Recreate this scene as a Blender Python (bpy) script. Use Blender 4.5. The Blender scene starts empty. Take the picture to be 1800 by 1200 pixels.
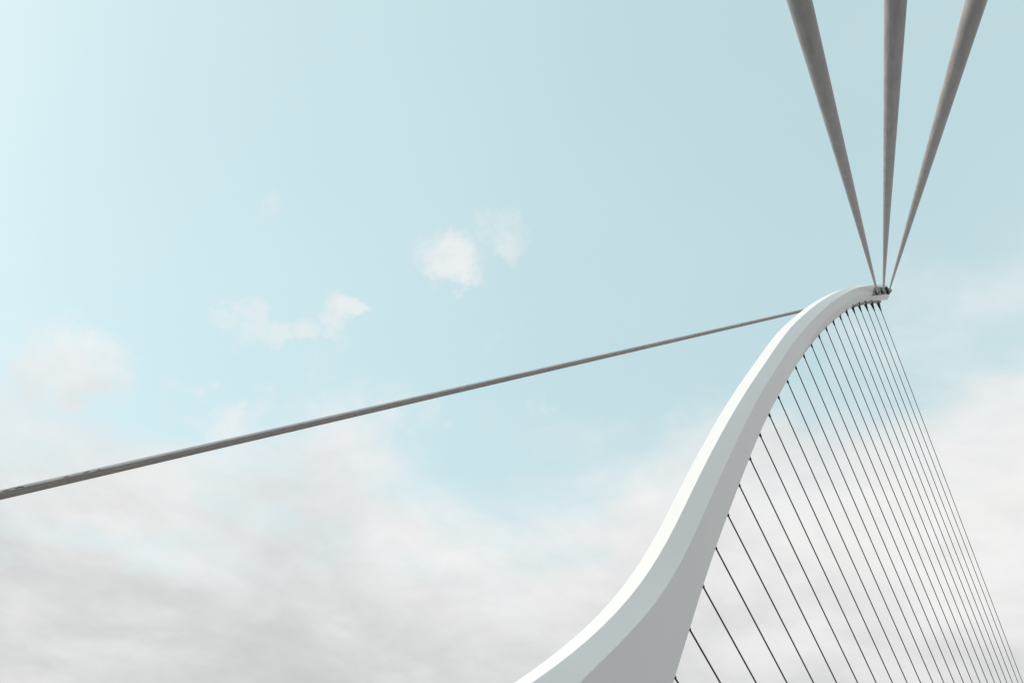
import bpy, math, random
from mathutils import Vector, Matrix

scene = bpy.context.scene
random.seed(7)

# ------------------------------------------------------------------ camera
# x = across the bridge, y = along the deck towards the far bank, z = up (0 = deck)
CAM_POS = Vector((8.912941, -21.906344, 1.649854))
CAM_R = Vector((0.79915, 0.58589, 0.134511))
CAM_U = Vector((0.286491, -0.567921, 0.771614))
CAM_F = Vector((-0.528472, 0.578099, 0.621706))
cam_data = bpy.data.cameras.new("camera")
cam = bpy.data.objects.new("camera", cam_data)
scene.collection.objects.link(cam)
cam.matrix_world = Matrix(((CAM_R.x, CAM_U.x, -CAM_F.x, CAM_POS.x),
                           (CAM_R.y, CAM_U.y, -CAM_F.y, CAM_POS.y),
                           (CAM_R.z, CAM_U.z, -CAM_F.z, CAM_POS.z),
                           (0, 0, 0, 1)))
cam_data.sensor_width = 36.0
cam_data.lens = 28.532
cam_data.clip_start = 0.05
cam_data.clip_end = 20000
scene.camera = cam

# ------------------------------------------------------------------ world and sun
SUN_AZ, SUN_EL = 122.0, 32.0          # degrees from +y towards -x, and above the horizon
SUN_STRENGTH, SKY_STRENGTH = 2.3, 0.10
world = bpy.data.worlds.new("World")
scene.world = world
world.use_nodes = True
wt = world.node_tree
wt.nodes.clear()


def node(tree, kind, **kw):
    n = tree.nodes.new(kind)
    for k, v in kw.items():
        setattr(n, k, v)
    return n


class G:
    """tiny helper that writes node maths as expressions"""
    def __init__(self, tree):
        self.t = tree

    def put(self, sock, v):
        if hasattr(v, "links"):
            self.t.links.new(v, sock)
        else:
            sock.default_value = v

    def m(self, op, a, b=0.0, c=None, clamp=False):
        n = node(self.t, "ShaderNodeMath", operation=op, use_clamp=clamp)
        self.put(n.inputs[0], a)
        self.put(n.inputs[1], b)
        if c is not None:
            self.put(n.inputs[2], c)
        return n.outputs[0]

    def vm(self, op, a, b):
        n = node(self.t, "ShaderNodeVectorMath", operation=op)
        self.put(n.inputs[0], a)
        self.put(n.inputs[1], b)
        return n.outputs["Value"] if op in ("DOT_PRODUCT", "LENGTH") else n.outputs["Vector"]

    def step(self, v, lo, hi, to0=0.0, to1=1.0):
        n = node(self.t, "ShaderNodeMapRange", interpolation_type="SMOOTHSTEP")
        for s, x in zip(n.inputs, (v, lo, hi, to0, to1)):
            self.put(s, x)
        return n.outputs[0]

    def noise(self, vec, scale, detail=8.0, rough=0.55, dist=0.0, lac=2.0):
        n = node(self.t, "ShaderNodeTexNoise")
        self.put(n.inputs["Vector"], vec)
        for k, v in (("Scale", scale), ("Detail", detail), ("Roughness", rough), ("Distortion", dist), ("Lacunarity", lac)):
            n.inputs[k].default_value = v
        return n

    def mix(self, fac, a, b, blend="MIX"):
        n = node(self.t, "ShaderNodeMix", data_type="RGBA", blend_type=blend)
        self.put(n.inputs[0], fac)
        self.put(n.inputs[6], a)
        self.put(n.inputs[7], b)
        return n.outputs[2]


def rgb(r, g, b, k=1.0):
    return (r * k, g * k, b * k, 1.0)


W = G(wt)
tc = node(wt, "ShaderNodeTexCoord")
d = tc.outputs["Generated"]
sky = node(wt, "ShaderNodeTexSky", sky_type="NISHITA")
sky.sun_disc = False
sky.sun_elevation = math.radians(SUN_EL)
sky.sun_rotation = math.radians(-SUN_AZ)
sky.altitude = 0
sky.air_density = 1.0
sky.dust_density = 1.3
sky.ozone_density = 1.0
sepd = node(wt, "ShaderNodeSeparateXYZ")
wt.links.new(d, sepd.inputs[0])
dx, dy, dz = sepd.outputs
# clear air, seen through a thin high veil of ice cloud that pales the whole sky
air = W.mix(1.0, sky.outputs[0], rgb(1.95, 1.8, 1.5), "MULTIPLY")
# cloud layers live on a level sheet overhead: direction -> point on the sheet
den = W.m("ADD", W.m("MAXIMUM", dz, 0.0), 0.22)
comb = node(wt, "ShaderNodeCombineXYZ")
wt.links.new(W.m("DIVIDE", dx, den), comb.inputs[0])
wt.links.new(W.m("DIVIDE", dy, den), comb.inputs[1])
sheet = comb.outputs[0]
veil_n = W.noise(sheet, 0.9, 3, 0.5).outputs[0]
veil_f = W.step(veil_n, 0.2, 0.8, 0.62, 0.74)
clear = W.mix(veil_f, air, rgb(6.5, 8.6, 8.75))
# the low bank of stratocumulus: its edge runs obliquely across the sky
n1 = W.noise(sheet, 2.3, 11, 0.57, 0.3).outputs[0]
n2 = W.noise(W.vm("ADD", d, (3.1, 1.7, 0.4)), 13.0, 10, 0.62, 0.25).outputs[0]
n3 = W.noise(W.vm("ADD", sheet, (7.3, 2.9, 0.0)), 1.7, 9, 0.55, 0.25).outputs[0]
edge = W.m("ADD", W.m("MULTIPLY", dx, 0.250), 0.642)
depth = W.m("SUBTRACT", edge, dz)                        # > 0 inside the bank
q = W.m("ADD", depth, W.m("MULTIPLY", W.m("SUBTRACT", n1, 0.5), 0.55))
bank = W.step(q, -0.06, 0.13)
# loose scraps of cloud drifting above the bank
SCRAPS = [  # direction, angular radius (rad), weight
    ((-0.5557, 0.4701, 0.6857), 0.036, 0.95),
    ((-0.5818, 0.4418, 0.6829), 0.024, 0.85),
    ((-0.5414, 0.4928, 0.6812), 0.024, 0.80),
    ((-0.4948, 0.4928, 0.7157), 0.034, 1.00),
    ((-0.4893, 0.5111, 0.7067), 0.020, 0.80),
    ((-0.7596, 0.3278, 0.5617), 0.016, 0.70),
    ((-0.7442, 0.3566, 0.5647), 0.026, 0.85),
    ((-0.7303, 0.3845, 0.5646), 0.018, 0.75),
    ((-0.7061, 0.4071, 0.5794), 0.018, 0.70),
    ((-0.6792, 0.4205, 0.6016), 0.022, 0.80),
    ((-0.6612, 0.4326, 0.6129), 0.014, 0.70),
    ((-0.6770, 0.4469, 0.5848), 0.018, 0.65),
    ((-0.8648, 0.2451, 0.4382), 0.075, 1.00),
    ((-0.8869, 0.2320, 0.3995), 0.050, 0.90),
    ((-0.8124, 0.3506, 0.4659), 0.030, 0.70),
    ((-0.7869, 0.4044, 0.4661), 0.035, 0.75),
    ((-0.7530, 0.4471, 0.4827), 0.040, 0.75),
    ((-0.7066, 0.4992, 0.5015), 0.050, 0.90),
    ((-0.6680, 0.5328, 0.5195), 0.035, 0.80),
    ((-0.6333, 0.5646, 0.5293), 0.035, 0.80),
    ((-0.5468, 0.5688, 0.6144), 0.016, 0.60),
    ((-0.5204, 0.5850, 0.6220), 0.013, 0.55),
    ((-0.6790, 0.2957, 0.6720), 0.014, 0.45),
    ((-0.5252, 0.6418, 0.5588), 0.020, 0.55),
    ((-0.6253, 0.5022, 0.5973), 0.015, 0.50),
]
ragged = W.vm("SUBTRACT", W.noise(d, 22.0, 9, 0.62).outputs["Color"], (0.5, 0.5, 0.5))
rag = node(wt, "ShaderNodeVectorMath", operation="MULTIPLY_ADD")
wt.links.new(ragged, rag.inputs[0])
rag.inputs[1].default_value = (0.10, 0.10, 0.10)
wt.links.new(d, rag.inputs[2])
ragdir = W.vm("NORMALIZE", rag.outputs[0], (0, 0, 0))
total = None
for dirv, rad, wgt in SCRAPS:
    v = Vector(dirv).normalized()
    dot = W.vm("DOT_PRODUCT", ragdir, tuple(v))
    mk = W.step(dot, math.cos(rad * 1.6), math.cos(rad * 0.1), 0.0, wgt)
    total = mk if total is None else W.m("MAXIMUM", total, mk)
scr = W.m("ADD", W.m("MULTIPLY", total, 0.70), W.m("MULTIPLY", W.m("SUBTRACT", n2, 0.5), 1.9))
scrap = W.m("MULTIPLY", W.step(scr, 0.22, 0.95), W.step(total, 0.02, 0.5))
dens = W.m("MAXIMUM", W.m("MULTIPLY", bank, 0.95), W.m("MULTIPLY", scrap, 0.78))
# cloud seen low down shows its shaded base, cloud higher up its lit flank
gq = W.m("ADD", W.step(dz, 0.62, 0.12), W.m("MULTIPLY", W.m("SUBTRACT", n3, 0.5), 1.7))
grey = W.step(gq, 0.10, 1.10)
ccol = W.mix(grey, rgb(8.25, 8.12, 8.07), rgb(5.75, 5.76, 5.76))
n4 = W.noise(W.vm("ADD", sheet, (1.9, 5.3, 0.0)), 7.0, 9, 0.6, 0.4).outputs[0]
lump = W.step(n4, 0.25, 0.75, 0.945, 1.045)
tone = node(wt, "ShaderNodeCombineColor")
for k in range(3):
    wt.links.new(lump, tone.inputs[k])
ccol = W.mix(1.0, ccol, tone.outputs[0], "MULTIPLY")
skycol = W.mix(dens, clear, ccol)
bg = node(wt, "ShaderNodeBackground")
wt.links.new(skycol, bg.inputs["Color"])
bg.inputs["Strength"].default_value = SKY_STRENGTH
wo = node(wt, "ShaderNodeOutputWorld")
wt.links.new(bg.outputs[0], wo.inputs["Surface"])

sun_data = bpy.data.lights.new("sun", "SUN")
sun_data.energy = SUN_STRENGTH
sun_data.angle = math.radians(0.6)
sun_data.color = (1.0, 0.89, 0.80)
sun = bpy.data.objects.new("sun", sun_data)
scene.collection.objects.link(sun)
a, e = math.radians(SUN_AZ), math.radians(SUN_EL)
SUN_DIR = Vector((-math.sin(a) * math.cos(e), math.cos(a) * math.cos(e), math.sin(e)))
sun.rotation_euler = SUN_DIR.to_track_quat("Z", "Y").to_euler()
sun.location = SUN_DIR * 90

scene.view_settings.view_transform = "Standard"
scene.view_settings.look = "None"
scene.view_settings.exposure = 0.12
scene.view_settings.gamma = 1.0
scene.view_settings.use_curve_mapping = False


# ------------------------------------------------------------------ materials
def material(name):
    m = bpy.data.materials.new(name)
    m.use_nodes = True
    t = m.node_tree
    return m, t, t.nodes["Principled BSDF"], G(t)


def mat_white_paint():
    m, t, p, g = material("white_paint")
    co = node(t, "ShaderNodeTexCoord").outputs["Object"]
    big = g.noise(co, 0.35, 4, 0.5).outputs[0]
    # faint rain streaks, stretched along the shaft
    st = node(t, "ShaderNodeMapping")
    t.links.new(co, st.inputs[0])
    st.inputs["Scale"].default_value = (5.0, 1.6, 0.35)
    streak = g.noise(st.outputs[0], 2.2, 6, 0.6).outputs[0]
    col = g.mix(g.step(big, 0.3, 0.75), rgb(0.87, 0.87, 0.865), rgb(0.845, 0.847, 0.843))
    col = g.mix(g.m("MULTIPLY", g.step(streak, 0.60, 0.88), 0.22), col, rgb(0.64, 0.64, 0.62))
    t.links.new(col, p.inputs["Base Color"])
    p.inputs["Roughness"].default_value = 0.42
    p.inputs["Specular IOR Level"].default_value = 0.4
    bump = node(t, "ShaderNodeBump")
    bump.inputs["Strength"].default_value = 0.06
    bump.inputs["Distance"].default_value = 0.05
    t.links.new(g.noise(co, 0.9, 3, 0.5).outputs[0], bump.inputs["Height"])
    t.links.new(bump.outputs[0], p.inputs["Normal"])
    return m


def mat_cable():
    """zinc coated locked coil strand: fine helical wires, dull grey, smudged"""
    m, t, p, g = material("galvanised_strand")
    uv = node(t, "ShaderNodeUVMap").outputs[0]
    sp = node(t, "ShaderNodeSeparateXYZ")
    t.links.new(uv, sp.inputs[0])
    # uv: x = turn 0..1 round the strand, y = metres along it
    ph = g.m("ADD", g.m("MULTIPLY", sp.outputs[0], 30.0 * 2 * math.pi), g.m("MULTIPLY", sp.outputs[1], 26.0 * 2 * math.pi))
    wire = g.m("SINE", ph)
    tcn = node(t, "ShaderNodeTexCoord").outputs["Object"]
    mp = node(t, "ShaderNodeMapping")
    t.links.new(uv, mp.inputs[0])
    mp.inputs["Scale"].default_value = (3.0, 0.8, 1.0)
    smear = g.noise(mp.outputs[0], 3.0, 6, 0.6).outputs[0]
    speck = g.noise(tcn, 38.0, 4, 0.7).outputs[0]
    col = g.mix(g.step(smear, 0.3, 0.72), rgb(0.33, 0.305, 0.285), rgb(0.47, 0.44, 0.415))
    col = g.mix(g.m("MULTIPLY", g.step(speck, 0.60, 0.74), 0.55), col, rgb(0.24, 0.21, 0.19))
    t.links.new(col, p.inputs["Base Color"])
    p.inputs["Metallic"].default_value = 0.0
    p.inputs["Roughness"].default_value = 0.46
    p.inputs["Specular IOR Level"].default_value = 0.3
    bump = node(t, "ShaderNodeBump")
    bump.inputs["Strength"].default_value = 0.12
    bump.inputs["Distance"].default_value = 0.0012
    t.links.new(wire, bump.inputs["Height"])
    t.links.new(bump.outputs[0], p.inputs["Normal"])
    return m


def mat_plain(name, col, rough=0.5, metal=0.0, var=0.15, scale=6.0):
    m, t, p, g = material(name)
    co = node(t, "ShaderNodeTexCoord").outputs["Object"]
    n = g.noise(co, scale, 6, 0.6).outputs[0]
    c = g.mix(g.step(n, 0.3, 0.7), rgb(*col, 1 - var), rgb(*col, 1 + var))
    t.links.new(c, p.inputs["Base Color"])
    p.inputs["Roughness"].default_value = rough
    p.inputs["Metallic"].default_value = metal
    return m


M_WHITE = mat_white_paint()
M_CABLE = mat_cable()
M_THIN = mat_plain("dark_strand", (0.15, 0.138, 0.132), 0.5, 0.3, 0.12, 3.0)
M_SOCKET = mat_plain("dark_cast_steel", (0.09, 0.09, 0.092), 0.45, 0.4, 0.2, 8.0)
M_GREYSTEEL = mat_plain("grey_cast_steel", (0.17, 0.165, 0.16), 0.5, 0.4, 0.25, 7.0)
M_RUST = mat_plain("dark_coating_flake", (0.10, 0.10, 0.098), 0.8, 0.0, 0.2, 30.0)
M_PALE = mat_plain("pale_strand_band", (0.60, 0.62, 0.63), 0.6, 0.0, 0.08, 1.5)
M_CONCRETE = mat_plain("deck_concrete", (0.16, 0.155, 0.15), 0.85, 0.0, 0.12, 0.6)
M_ASPHALT = mat_plain("asphalt", (0.055, 0.055, 0.057), 0.9, 0.0, 0.2, 5.0)
M_PAVING = mat_plain("footway_paving", (0.07, 0.068, 0.066), 0.85, 0.0, 0.12, 2.0)
M_LINE = mat_plain("road_paint", (0.78, 0.78, 0.76), 0.7, 0.0, 0.08, 4.0)
M_WATER = mat_plain("river_water", (0.075, 0.105, 0.105), 0.12, 0.0, 0.2, 0.05)
M_QUAY = mat_plain("quay_stone", (0.45, 0.44, 0.42), 0.9, 0.0, 0.12, 0.4)


# ------------------------------------------------------------------ mesh helpers
def link(name, me, parent=None, mat=None):
    o = bpy.data.objects.new(name, me)
    scene.collection.objects.link(o)
    if me is not None and mat is not None:
        me.materials.append(mat)
    if parent is not None:
        o.parent = parent
    return o


def tag(o, label=None, category=None, group=None, kind=None):
    for k, v in (("label", label), ("category", category), ("group", group), ("kind", kind)):
        if v:
            o[k] = v
    return o


def empty(name, loc):
    o = bpy.data.objects.new(name, None)
    o.empty_display_size = 0.3
    scene.collection.objects.link(o)
    o.location = loc
    return o


def mesh(name, verts, faces, smooth=False, uvs=None):
    me = bpy.data.meshes.new(name)
    me.from_pydata([tuple(v) for v in verts], [], faces)
    if uvs:
        lay = me.uv_layers.new(name="UVMap")
        for poly in me.polygons:
            for li, uvv in zip(poly.loop_indices, uvs[poly.index]):
                lay.data[li].uv = uvv
    me.validate()
    me.update()
    if smooth:
        me.polygons.foreach_set("use_smooth", [True] * len(me.polygons))
    return me


def lathe(name, p0, p1, profile, segs=20, parent=None, mat=None, origin=None):
    """surface of revolution about the segment p0->p1; profile = [(metres along, radius)]"""
    origin = Vector(origin) if origin is not None else Vector((0, 0, 0))
    p0, p1 = Vector(p0) - origin, Vector(p1) - origin
    ax = (p1 - p0).normalized()
    s = ax.cross(Vector((0, 0, 1))).normalized()
    q = s.cross(ax).normalized()
    V, F, U = [], [], []
    for (l, r) in profile:
        for k in range(segs):
            a = 2 * math.pi * k / segs
            V.append(p0 + ax * l + (s * math.cos(a) + q * math.sin(a)) * r)
    for i in range(len(profile) - 1):
        for k in range(segs):
            k2 = (k + 1) % segs
            F.append((i * segs + k, i * segs + k2, (i + 1) * segs + k2, (i + 1) * segs + k))
            l0, l1 = profile[i][0], profile[i + 1][0]
            U.append(((k / segs, l0), ((k + 1) / segs, l0), ((k + 1) / segs, l1), (k / segs, l1)))
    n = len(V)
    F.append(tuple(reversed(range(segs))))
    U.append([(0, 0)] * segs)
    F.append(tuple(range(n - segs, n)))
    U.append([(0, 0)] * segs)
    me = mesh(name, V, F, True, U)
    # keep caps and steep steps crisp
    me.polygons[len(F) - 1].use_smooth = False
    me.polygons[len(F) - 2].use_smooth = False
    try:
        me.set_sharp_from_angle(angle=math.radians(40))
    except Exception:
        pass
    return link(name, me, parent, mat)


def box(name, lo, hi, parent=None, mat=None, frame=None):
    V = [(x, y, z) for x in (lo[0], hi[0]) for y in (lo[1], hi[1]) for z in (lo[2], hi[2])]
    F = [(0, 1, 3, 2), (4, 6, 7, 5), (0, 4, 5, 1), (2, 3, 7, 6), (0, 2, 6, 4), (1, 5, 7, 3)]
    if frame:
        V = [frame(*v) for v in V]
    return link(name, mesh(name, V, F), parent, mat)


# ------------------------------------------------------------------ setting (below the frame)
tag(box("river", (-900, -60, -8.2), (900, 140, -7.0), None, M_WATER), kind="structure")
tag(box("ground", (-900, -900, -8.6), (900, -60, -0.3), None, M_QUAY), kind="structure")
tag(box("far_bank", (-900, 140, -8.6), (900, 900, -0.3), None, M_QUAY), kind="structure")
deck = box("bridge_deck", (-14, -64, -1.6), (14, 144, -0.12), None, M_CONCRETE)
tag(deck, kind="structure")
for s in (-1, 1):
    lo, hi = sorted((s * 2.6, s * 8.0))
    tag(box("roadway", (lo, -64, -0.12), (hi, 144, -0.112), None, M_ASPHALT), kind="structure")
    lo, hi = sorted((s * 8.0, s * 13.9))
    tag(box("footway", (lo, -64, -0.12), (hi, 144, 0.0), None, M_PAVING), kind="structure")
tag(box("median", (-2.6, -64, -0.12), (2.6, 144, 0.003), None, M_PAVING), kind="structure")

# ------------------------------------------------------------------ pylon
# curves of the shaft in the bridge's middle plane, (y, z) from the foot up:
# KEEL carries the fore stays, CHINE and SHOULDER bound the side, RIDGE is the back edge
KEEL = [(-9.600, -1.000), (-9.377, -0.617), (-9.156, -0.232), (-8.936, 0.152), (-8.716, 0.538), (-8.498, 0.924), (-8.282, 1.311), (-8.067, 1.698), (-7.853, 2.087), (-7.641, 2.476), (-7.431, 2.867), (-7.223, 3.258), (-7.017, 3.651), (-6.811, 4.043), (-6.605, 4.436), (-6.400, 4.829), (-6.193, 5.221), (-5.985, 5.613), (-5.776, 6.004), (-5.565, 6.394), (-5.355, 6.784), (-5.144, 7.174), (-4.933, 7.564), (-4.723, 7.955), (-4.514, 8.346), (-4.305, 8.737), (-4.096, 9.128), (-3.887, 9.519), (-3.676, 9.909), (-3.463, 10.298), (-3.248, 10.685), (-3.030, 11.072), (-2.809, 11.456), (-2.586, 11.839), (-2.359, 12.220), (-2.131, 12.600), (-1.901, 12.979), (-1.668, 13.357), (-1.435, 13.734), (-1.201, 14.110), (-0.965, 14.486), (-0.730, 14.861), (-0.493, 15.236), (-0.256, 15.611), (-0.019, 15.986), (0.219, 16.360), (0.459, 16.733), (0.700, 17.105), (0.944, 17.475), (1.190, 17.844), (1.439, 18.211), (1.690, 18.576), (1.945, 18.939), (2.203, 19.299), (2.464, 19.658), (2.726, 20.015), (2.991, 20.371), (3.256, 20.726), (3.523, 21.080), (3.791, 21.434), (4.060, 21.786), (4.330, 22.138), (4.601, 22.489), (4.873, 22.839), (5.147, 23.187), (5.423, 23.535), (5.700, 23.881), (5.979, 24.225), (6.260, 24.569), (6.542, 24.911), (6.825, 25.251), (7.110, 25.591), (7.396, 25.930), (7.683, 26.268), (7.971, 26.605), (8.260, 26.942), (8.549, 27.278), (8.839, 27.613), (9.130, 27.947), (9.423, 28.281), (9.716, 28.613), (10.011, 28.944), (10.307, 29.274), (10.605, 29.603), (10.904, 29.930), (11.206, 30.255), (11.508, 30.579), (11.812, 30.902), (12.118, 31.223), (12.424, 31.543), (12.732, 31.863), (13.040, 32.182), (13.349, 32.500), (13.658, 32.817), (13.968, 33.134), (14.278, 33.451), (14.589, 33.767), (14.900, 34.083), (15.211, 34.399), (15.523, 34.714), (15.836, 35.028), (16.150, 35.342), (16.464, 35.654), (16.780, 35.965), (17.098, 36.275), (17.417, 36.583), (17.737, 36.889), (18.059, 37.194), (18.383, 37.497), (18.709, 37.797), (19.036, 38.096), (19.366, 38.393), (19.696, 38.689), (20.028, 38.982), (20.362, 39.275), (20.697, 39.565), (21.033, 39.855), (21.369, 40.143), (21.707, 40.430), (22.046, 40.717), (22.385, 41.002), (22.724, 41.287), (23.064, 41.572), (23.404, 41.857), (23.745, 42.141), (24.085, 42.425), (24.425, 42.709), (24.766, 42.993), (25.106, 43.277), (25.446, 43.562), (25.786, 43.846), (26.126, 44.131), (26.465, 44.417), (26.804, 44.702), (27.143, 44.988), (27.482, 45.275), (27.820, 45.561), (28.158, 45.848), (28.495, 46.136), (28.832, 46.424)]
CHINE = [(-10.200, -1.000), (-9.972, -0.610), (-9.746, -0.220), (-9.521, 0.172), (-9.298, 0.564), (-9.077, 0.958), (-8.858, 1.353), (-8.640, 1.748), (-8.425, 2.145), (-8.211, 2.543), (-7.999, 2.941), (-7.789, 3.340), (-7.578, 3.740), (-7.368, 4.139), (-7.155, 4.538), (-6.941, 4.935), (-6.723, 5.330), (-6.503, 5.724), (-6.280, 6.117), (-6.056, 6.509), (-5.832, 6.901), (-5.609, 7.294), (-5.389, 7.687), (-5.170, 8.082), (-4.954, 8.479), (-4.739, 8.876), (-4.524, 9.273), (-4.309, 9.670), (-4.092, 10.066), (-3.873, 10.460), (-3.651, 10.853), (-3.426, 11.245), (-3.198, 11.634), (-2.967, 12.022), (-2.734, 12.408), (-2.499, 12.793), (-2.263, 13.177), (-2.026, 13.559), (-1.788, 13.940), (-1.549, 14.319), (-1.311, 14.698), (-1.072, 15.075), (-0.833, 15.452), (-0.593, 15.827), (-0.351, 16.200), (-0.108, 16.573), (0.137, 16.944), (0.384, 17.314), (0.635, 17.682), (0.888, 18.048), (1.145, 18.412), (1.404, 18.775), (1.667, 19.136), (1.931, 19.494), (2.198, 19.851), (2.467, 20.206), (2.737, 20.560), (3.008, 20.913), (3.280, 21.264), (3.552, 21.616), (3.825, 21.967), (4.098, 22.317), (4.370, 22.669), (4.642, 23.020), (4.914, 23.371), (5.185, 23.724), (5.456, 24.076), (5.727, 24.429), (5.998, 24.782), (6.270, 25.135), (6.541, 25.487), (6.814, 25.839), (7.087, 26.191), (7.362, 26.541), (7.638, 26.889), (7.915, 27.237), (8.195, 27.582), (8.478, 27.926), (8.762, 28.268), (9.050, 28.608), (9.341, 28.946), (9.634, 29.282), (9.930, 29.615), (10.229, 29.946), (10.530, 30.275), (10.833, 30.601), (11.139, 30.925), (11.446, 31.247), (11.754, 31.568), (12.064, 31.888), (12.374, 32.206), (12.685, 32.524), (12.996, 32.842), (13.307, 33.159), (13.617, 33.477), (13.927, 33.794), (14.237, 34.112), (14.546, 34.431), (14.856, 34.750), (15.166, 35.068), (15.476, 35.387), (15.788, 35.705), (16.101, 36.022), (16.415, 36.338), (16.732, 36.652), (17.051, 36.964), (17.372, 37.274), (17.696, 37.581), (18.022, 37.886), (18.350, 38.188), (18.680, 38.488), (19.012, 38.786), (19.346, 39.082), (19.681, 39.376), (20.017, 39.669), (20.353, 39.960), (20.690, 40.250), (21.027, 40.540), (21.365, 40.829), (21.702, 41.118), (22.039, 41.408), (22.376, 41.697), (22.713, 41.987), (23.048, 42.278), (23.384, 42.569), (23.718, 42.860), (24.050, 43.151), (24.379, 43.440), (24.703, 43.724), (25.017, 44.000), (25.315, 44.263), (25.590, 44.506), (25.836, 44.722), (26.044, 44.906), (26.212, 45.055), (26.339, 45.167), (26.430, 45.247), (26.491, 45.301), (26.531, 45.337), (26.561, 45.364)]
SHOULDER = [(-17.794, -1.200), (-17.340, -0.848), (-16.890, -0.492), (-16.444, -0.131), (-16.001, 0.234), (-15.560, 0.601), (-15.120, 0.970), (-14.679, 1.337), (-14.236, 1.703), (-13.793, 2.067), (-13.350, 2.432), (-12.910, 2.801), (-12.476, 3.177), (-12.051, 3.561), (-11.634, 3.956), (-11.225, 4.359), (-10.820, 4.766), (-10.415, 5.172), (-10.005, 5.574), (-9.588, 5.969), (-9.165, 6.357), (-8.739, 6.741), (-8.312, 7.125), (-7.890, 7.513), (-7.475, 7.910), (-7.072, 8.319), (-6.683, 8.741), (-6.310, 9.177), (-5.952, 9.626), (-5.610, 10.086), (-5.280, 10.556), (-4.961, 11.033), (-4.650, 11.513), (-4.342, 11.995), (-4.036, 12.475), (-3.730, 12.950), (-3.426, 13.417), (-3.127, 13.876), (-2.836, 14.324), (-2.552, 14.760), (-2.276, 15.181), (-2.006, 15.588), (-1.742, 15.983), (-1.482, 16.368), (-1.224, 16.748), (-0.969, 17.123), (-0.713, 17.496), (-0.455, 17.866), (-0.193, 18.234), (0.072, 18.600), (0.340, 18.964), (0.611, 19.326), (0.885, 19.686), (1.159, 20.045), (1.434, 20.403), (1.709, 20.761), (1.983, 21.118), (2.257, 21.474), (2.530, 21.829), (2.804, 22.184), (3.078, 22.538), (3.354, 22.891), (3.631, 23.243), (3.911, 23.593), (4.192, 23.942), (4.476, 24.289), (4.762, 24.635), (5.049, 24.979), (5.338, 25.322), (5.629, 25.664), (5.920, 26.004), (6.213, 26.343), (6.506, 26.680), (6.801, 27.017), (7.096, 27.353), (7.392, 27.688), (7.688, 28.023), (7.986, 28.356), (8.284, 28.690), (8.582, 29.022), (8.882, 29.354), (9.183, 29.686), (9.485, 30.017), (9.789, 30.347), (10.093, 30.676), (10.399, 31.003), (10.706, 31.329), (11.015, 31.654), (11.324, 31.977), (11.634, 32.299), (11.945, 32.619), (12.257, 32.938), (12.569, 33.255), (12.882, 33.572), (13.196, 33.888), (13.510, 34.203), (13.826, 34.518), (14.142, 34.832), (14.459, 35.146), (14.777, 35.459), (15.096, 35.771), (15.416, 36.082), (15.737, 36.393), (16.060, 36.702), (16.384, 37.011), (16.710, 37.318), (17.038, 37.624), (17.367, 37.929), (17.698, 38.232), (18.030, 38.534), (18.364, 38.835), (18.699, 39.134), (19.035, 39.431), (19.371, 39.727), (19.708, 40.022), (20.045, 40.316), (20.382, 40.610), (20.719, 40.903), (21.056, 41.196), (21.392, 41.488), (21.728, 41.780), (22.062, 42.072), (22.396, 42.363), (22.727, 42.653), (23.055, 42.940), (23.377, 43.221), (23.687, 43.493), (23.981, 43.749), (24.249, 43.984), (24.484, 44.189), (24.681, 44.362), (24.837, 44.498), (24.952, 44.598), (25.032, 44.668), (25.083, 44.713), (25.113, 44.739), (25.130, 44.753), (25.138, 44.761), (25.142, 44.764), (25.144, 44.766)]
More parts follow.
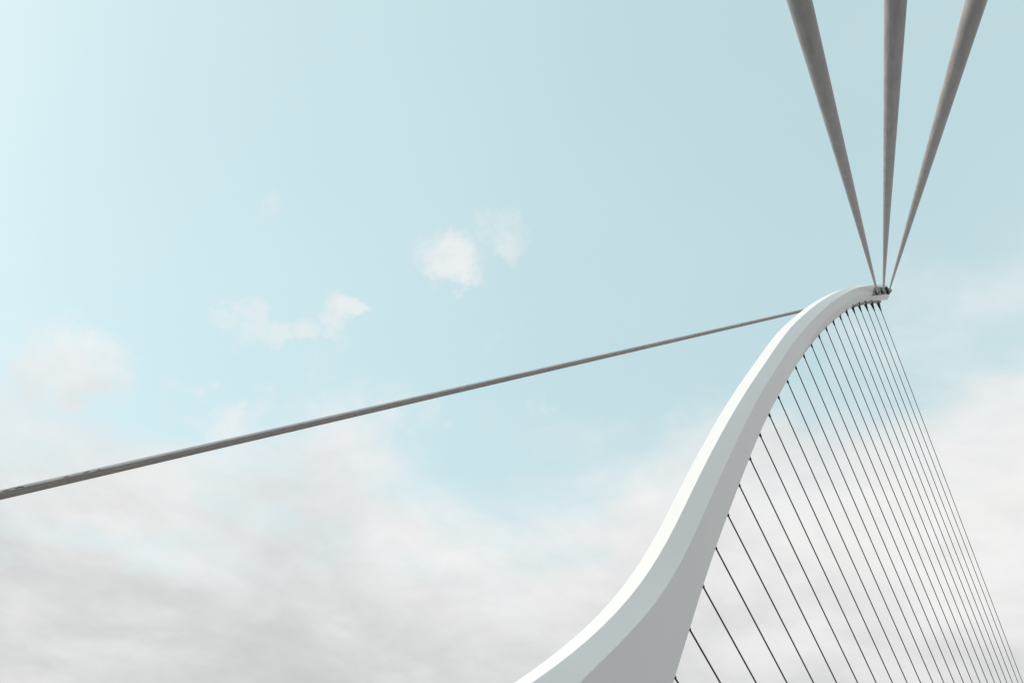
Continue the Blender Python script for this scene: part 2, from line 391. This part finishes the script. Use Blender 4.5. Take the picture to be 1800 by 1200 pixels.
RIDGE = [(-22.507, -1.200), (-21.912, -0.892), (-21.318, -0.585), (-20.724, -0.277), (-20.130, 0.031), (-19.537, 0.340), (-18.943, 0.650), (-18.351, 0.961), (-17.759, 1.273), (-17.169, 1.589), (-16.580, 1.907), (-15.994, 2.230), (-15.410, 2.557), (-14.830, 2.891), (-14.254, 3.231), (-13.682, 3.579), (-13.116, 3.934), (-12.555, 4.299), (-11.999, 4.672), (-11.450, 5.054), (-10.907, 5.446), (-10.371, 5.846), (-9.842, 6.256), (-9.323, 6.678), (-8.814, 7.113), (-8.319, 7.563), (-7.839, 8.029), (-7.376, 8.512), (-6.931, 9.012), (-6.506, 9.529), (-6.102, 10.062), (-5.715, 10.607), (-5.343, 11.161), (-4.983, 11.720), (-4.630, 12.279), (-4.281, 12.830), (-3.937, 13.370), (-3.600, 13.894), (-3.271, 14.396), (-2.954, 14.874), (-2.650, 15.328), (-2.359, 15.757), (-2.078, 16.167), (-1.805, 16.560), (-1.537, 16.941), (-1.272, 17.316), (-1.007, 17.685), (-0.741, 18.053), (-0.474, 18.420), (-0.205, 18.786), (0.065, 19.152), (0.338, 19.516), (0.613, 19.879), (0.888, 20.240), (1.163, 20.601), (1.437, 20.961), (1.711, 21.320), (1.984, 21.678), (2.257, 22.036), (2.529, 22.393), (2.802, 22.750), (3.075, 23.107), (3.349, 23.462), (3.625, 23.817), (3.903, 24.170), (4.184, 24.522), (4.468, 24.871), (4.755, 25.218), (5.045, 25.562), (5.337, 25.904), (5.632, 26.243), (5.929, 26.581), (6.226, 26.916), (6.525, 27.250), (6.825, 27.583), (7.126, 27.916), (7.427, 28.247), (7.730, 28.579), (8.033, 28.909), (8.337, 29.239), (8.642, 29.569), (8.948, 29.898), (9.255, 30.225), (9.564, 30.552), (9.874, 30.878), (10.185, 31.202), (10.497, 31.525), (10.811, 31.847), (11.125, 32.168), (11.439, 32.488), (11.754, 32.806), (12.070, 33.122), (12.385, 33.438), (12.701, 33.752), (13.017, 34.065), (13.334, 34.377), (13.652, 34.689), (13.970, 35.000), (14.290, 35.311), (14.611, 35.621), (14.934, 35.931), (15.258, 36.240), (15.584, 36.548), (15.911, 36.856), (16.240, 37.161), (16.571, 37.466), (16.903, 37.768), (17.238, 38.070), (17.574, 38.369), (17.912, 38.667), (18.251, 38.962), (18.592, 39.256), (18.933, 39.548), (19.275, 39.837), (19.618, 40.126), (19.961, 40.413), (20.304, 40.699), (20.647, 40.984), (20.990, 41.268), (21.333, 41.553), (21.676, 41.838), (22.018, 42.124), (22.359, 42.410), (22.699, 42.696), (23.037, 42.982), (23.374, 43.269), (23.710, 43.557), (24.045, 43.846), (24.379, 44.136), (24.712, 44.426), (25.043, 44.715), (25.371, 45.002), (25.693, 45.284), (26.003, 45.556), (26.297, 45.814), (26.569, 46.053), (26.815, 46.268), (27.035, 46.461), (27.233, 46.635), (27.418, 46.797)]


def half_widths(z):
    def lerp(tab):
        for (z0, v0), (z1, v1) in zip(tab, tab[1:]):
            if z <= z1:
                u = max(0.0, (z - z0) / (z1 - z0))
                return v0 + (v1 - v0) * u
        return tab[-1][1]
    foot = 1.0 + 1.6 * max(0.0, (5.0 - z) / 6.0) ** 2
    ridge = 0.215 + 0.045 / (1.0 + math.exp(-(z - 17.0) / 2.0))
    return 0.33 * foot, 0.54 * foot, ridge * foot


pylon = empty("bridge_pylon", (0, -14, 0))
tag(pylon, "tall white faceted steel pylon curving up to a hooked tip", "pylon")
PO = Vector((0, -14, 0))
CUT_Y = 23.0                                    # where the shaft gives way to the open stay head
n_st = max(i for i in range(len(KEEL)) if KEEL[i][0] <= CUT_Y) + 1
loops = []
for i in range(n_st):
    k, c, s_, b = KEEL[i], CHINE[i], SHOULDER[i], RIDGE[i]
    wc = half_widths(c[1])[0]
    ws = half_widths(s_[1])[1]
    wb = half_widths(b[1])[2]
    loops.append([(0, *k), (wc, *c), (ws, *s_), (wb, *b), (-wb, *b), (-ws, *s_), (-wc, *c)])
V, F = [], []
for side in range(7):                            # each facet keeps its own vertices: crisp arrises
    base = len(V)
    for lp in loops:
        V += [Vector(lp[side]) - PO, Vector(lp[(side + 1) % 7]) - PO]
    for i in range(n_st - 1):
        q = base + 2 * i
        F.append((q, q + 1, q + 3, q + 2))
base = len(V)
V += [Vector(v) - PO for v in loops[-1]]
F.append(tuple(range(base, base + 7)))
link("shaft", mesh("shaft", V, F, True), pylon, M_WHITE)

# open head at the tip, in its own frame: X across, G along the tip, N up/back
hk = Vector((0, *KEEL[n_st - 1]))
he = Vector((0, *KEEL[-1]))
HG = (he - hk).normalized()
HN = Vector((0, -HG.z, HG.y))
HEAD_L = (he - hk).length


def head(x, g, n):
    return hk + HG * g + HN * n + Vector((x, 0, 0)) - PO


def prism(name, section, g0, g1, mat, g1_shift=None):
    """section = [(x, n)] extruded along the tip"""
    m_ = len(section)
    V = [head(x, g0, n) for x, n in section] + [head(x, g1 + (g1_shift(x, n) if g1_shift else 0), n) for x, n in section]
    F = [(i, (i + 1) % m_, m_ + (i + 1) % m_, m_ + i) for i in range(m_)]
    F += [tuple(reversed(range(m_))), tuple(range(m_, 2 * m_))]
    return link(name, mesh(name, V, F), pylon, mat)


prism("keel_beam", [(0, 0.0), (0.235, 0.36), (-0.235, 0.36)], -0.5, HEAD_L, M_WHITE, lambda x, n: 0.9 * n)
prism("web_plate", [(0.07, 0.34), (0.07, 1.06), (-0.07, 1.06), (-0.07, 0.34)], -0.02, HEAD_L + 0.1, M_GREYSTEEL)  # dark grey puts the recess's deep shadow into the plate's colour
prism("top_plate", [(0.21, 0.93), (0.25, 1.0), (0.25, 1.12), (-0.25, 1.12), (-0.25, 1.0), (-0.21, 0.93)], -0.02, HEAD_L + 0.2, M_WHITE)
for gpos in (1.5, 3.9, 6.3):
    for sx in (-1, 1):
        prism("stiffener", [(0.06 * sx, 0.36), (0.30 * sx, 0.36), (0.24 * sx, 0.74), (0.27 * sx, 1.04), (0.06 * sx, 1.04)],
              gpos, gpos + 0.07, M_WHITE)
prism("nose_plate", [(0.30, 0.36), (0.34, 0.70), (0.25, 1.04), (-0.25, 1.04), (-0.34, 0.70), (-0.30, 0.36)],
      HEAD_L - 0.06, HEAD_L + 0.06, M_GREYSTEEL)

# dark strip under the tip along the tops of the outermost stays
FORE_TOP = [(25.057, 43.193), (22.942, 41.450), (20.996, 39.800), (19.135, 38.201), (17.414, 36.639), (15.737, 35.038), (14.117, 33.448), (12.579, 31.839), (11.046, 30.204), (9.613, 28.627), (8.241, 27.034), (6.939, 25.460), (5.689, 23.913), (4.486, 22.356), (3.312, 20.792), (2.218, 19.264), (1.196, 17.785), (0.181, 16.268), (-0.784, 14.771), (-1.702, 13.299), (-2.568, 11.876), (-3.376, 10.439), (-4.138, 9.052), (-4.861, 7.687)]
strip_pts = [Vector((0, y, z)) for y, z in FORE_TOP[:5]]
strip_pts[0] = strip_pts[0] + (strip_pts[0] - strip_pts[1]) * 0.45
V, F = [], []
for pnt in strip_pts:
    for ox, on in ((-0.07, 0.05), (0.07, 0.05), (0.05, -0.10), (-0.05, -0.10)):
        V.append(pnt + HN * on + Vector((ox, 0, 0)) - PO)
for i in range(len(strip_pts) - 1):
    for k in range(4):
        k2 = (k + 1) % 4
        F.append((4 * i + k, 4 * i + k2, 4 * i + 4 + k2, 4 * i + 4 + k))
F += [(3, 2, 1, 0), tuple(range(len(V) - 4, len(V)))]
link("keel_strip", mesh("keel_strip", V, F), pylon, M_SOCKET)

# ------------------------------------------------------------------ fore stays
ORD = ("first second third fourth fifth sixth seventh eighth ninth tenth eleventh twelfth thirteenth fourteenth "
       "fifteenth sixteenth seventeenth eighteenth nineteenth twentieth twenty-first twenty-second twenty-third "
       "twenty-fourth").split()
FORE_FOOT = [85.41, 83.66, 80.14, 77.34, 74.12, 71.27, 67.92, 64.82, 62.01, 58.73, 55.61, 52.16, 49.05, 45.72, 42.54, 39.38, 35.96, 32.71, 29.26, 26.34, 22.96, 19.79, 16.46, 13.16]
for i, (tp, fy) in enumerate(zip(FORE_TOP, FORE_FOOT)):
    foot = Vector((0, fy, 0.0))
    top = Vector((0, tp[0], tp[1]))
    L = (top - foot).length
    t = empty("fore_stay", foot)
    tag(t, ORD[i] + " thin dark stay counted from the pylon tip, slanting down to the right", "stay cable",
        "thin fore stays of the pylon")
    # lower down the sockets sit deeper inside the shaft
    ax = (foot - top).normalized()
    top = top - ax * (0.80 * (1.0 - math.exp(-i / 9.0)))
    L = (top - foot).length
    lathe("cable", top, foot, [(0.3, 0.023), (L - 0.6, 0.023)], 10, t, M_THIN, foot)
    lathe("socket", top, foot, [(-0.03, 0.10), (0.10, 0.125), (0.16, 0.115), (0.62, 0.045), (0.75, 0.038)], 14, t, M_SOCKET, foot)
    lathe("anchor_sleeve", top, foot, [(L - 0.9, 0.045), (L - 0.7, 0.09), (L + 0.15, 0.09)], 14, t, M_SOCKET, foot)

# ------------------------------------------------------------------ back stays
BACK = [  # (head point, foot point, label)
    ((0.463, 23.173, 42.399), (9.591, -26.022, 0.0), "leftmost of the three thick stays fanning overhead from the pylon tip", "thick back stays passing overhead"),
    ((0.463, 25.391, 44.292), (10.003, -26.000, 0.0), "middle one of the three thick stays fanning overhead from the pylon tip", "thick back stays passing overhead"),
    ((0.463, 27.608, 46.185), (10.403, -25.978, 0.0), "rightmost of the three thick stays fanning overhead from the pylon tip", "thick back stays passing overhead"),
    ((-0.463, 23.173, 42.399), (-9.572, -26.022, 0.0), "uppermost of three close-set stays running left from behind the pylon, pale on top", "close-set back stays on the far side"),
    ((-0.463, 25.391, 44.292), (-9.974, -26.000, 0.0), "middle strand of three close-set stays running left from behind the pylon", "close-set back stays on the far side"),
    ((-0.463, 27.608, 46.185), (-10.337, -25.978, 0.0), "lowest strand of three close-set stays running left from behind the pylon", "close-set back stays on the far side"),
]
RAD = 0.0516
FLAKES = [(53.519, 0.22, 0.12, 0.26), (53.41, 0.55, 0.10500000000000001, 0.12), (53.291, 0.25, 0.15000000000000002, 0.34), (53.241, 0.1, 0.10500000000000001, 0.2), (52.425, 0.25, 0.10500000000000001, 0.24), (52.038, 0.28, 0.15000000000000002, 0.22), (51.787, 0.1, 0.09, 0.12)]      # metres down from the head, angle round, length, half width (rad)
for hp, fp, lab, grp in BACK:
    hp, fp = Vector(hp), Vector(fp)
    L = (hp - fp).length
    t = empty("back_stay", fp)
    tag(t, lab, "stay cable", grp)
    prof = [(0.2 + (L - 1.0) * k / 24.0, RAD) for k in range(25)]
    strand = lathe("cable", hp, fp, prof, 32, t, M_CABLE, fp)
    lathe("socket", hp, fp, [(-1.35, 0.16), (-1.3, 0.185), (-0.55, 0.185), (-0.5, 0.15), (0.25, 0.075), (0.4, 0.064)], 24, t, M_GREYSTEEL, fp)
    lathe("anchor_sleeve", hp, fp, [(L - 1.6, 0.064), (L - 1.4, 0.15), (L + 0.25, 0.15)], 24, t, M_GREYSTEEL, fp)
    if lab.startswith("uppermost"):
        upper_cable, upper_head, upper_foot = strand, hp, fp

# that uppermost strand carries a pale wavy-edged band on its upper side, flaked near the foot
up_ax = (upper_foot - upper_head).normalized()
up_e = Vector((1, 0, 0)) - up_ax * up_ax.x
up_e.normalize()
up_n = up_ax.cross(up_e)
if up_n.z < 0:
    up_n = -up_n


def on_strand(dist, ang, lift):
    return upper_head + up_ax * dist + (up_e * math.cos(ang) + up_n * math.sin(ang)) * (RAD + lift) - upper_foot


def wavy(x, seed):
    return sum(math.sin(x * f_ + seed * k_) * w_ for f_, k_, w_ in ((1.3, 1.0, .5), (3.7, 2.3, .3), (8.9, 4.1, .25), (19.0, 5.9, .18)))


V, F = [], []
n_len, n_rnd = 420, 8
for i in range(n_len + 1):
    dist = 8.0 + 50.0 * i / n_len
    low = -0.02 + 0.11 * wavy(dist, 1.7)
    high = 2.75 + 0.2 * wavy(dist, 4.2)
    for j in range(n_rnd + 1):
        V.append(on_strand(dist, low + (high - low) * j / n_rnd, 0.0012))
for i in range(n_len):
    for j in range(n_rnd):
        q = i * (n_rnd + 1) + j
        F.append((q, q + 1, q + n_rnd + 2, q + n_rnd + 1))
link("pale_band", mesh("pale_band", V, F, True), upper_cable, M_PALE)
for (dist, ang, ln, wd) in FLAKES:
    V, F = [], []
    nl, nw = 9, 5
    for i in range(nl):
        u = i / (nl - 1)
        half = wd * math.sin(math.pi * (0.06 + 0.88 * u)) * random.uniform(0.55, 1.0)
        mid = ang + random.uniform(-0.12, 0.12)
        for j in range(nw):
            V.append(on_strand(dist + ln * (u - 0.5), mid + half * (2 * j / (nw - 1) - 1), 0.0026))
    for i in range(nl - 1):
        for j in range(nw - 1):
            q = i * nw + j
            F.append((q, q + 1, q + nw + 1, q + nw))
    link("coating_flake", mesh("coating_flake", V, F), upper_cable, M_RUST)
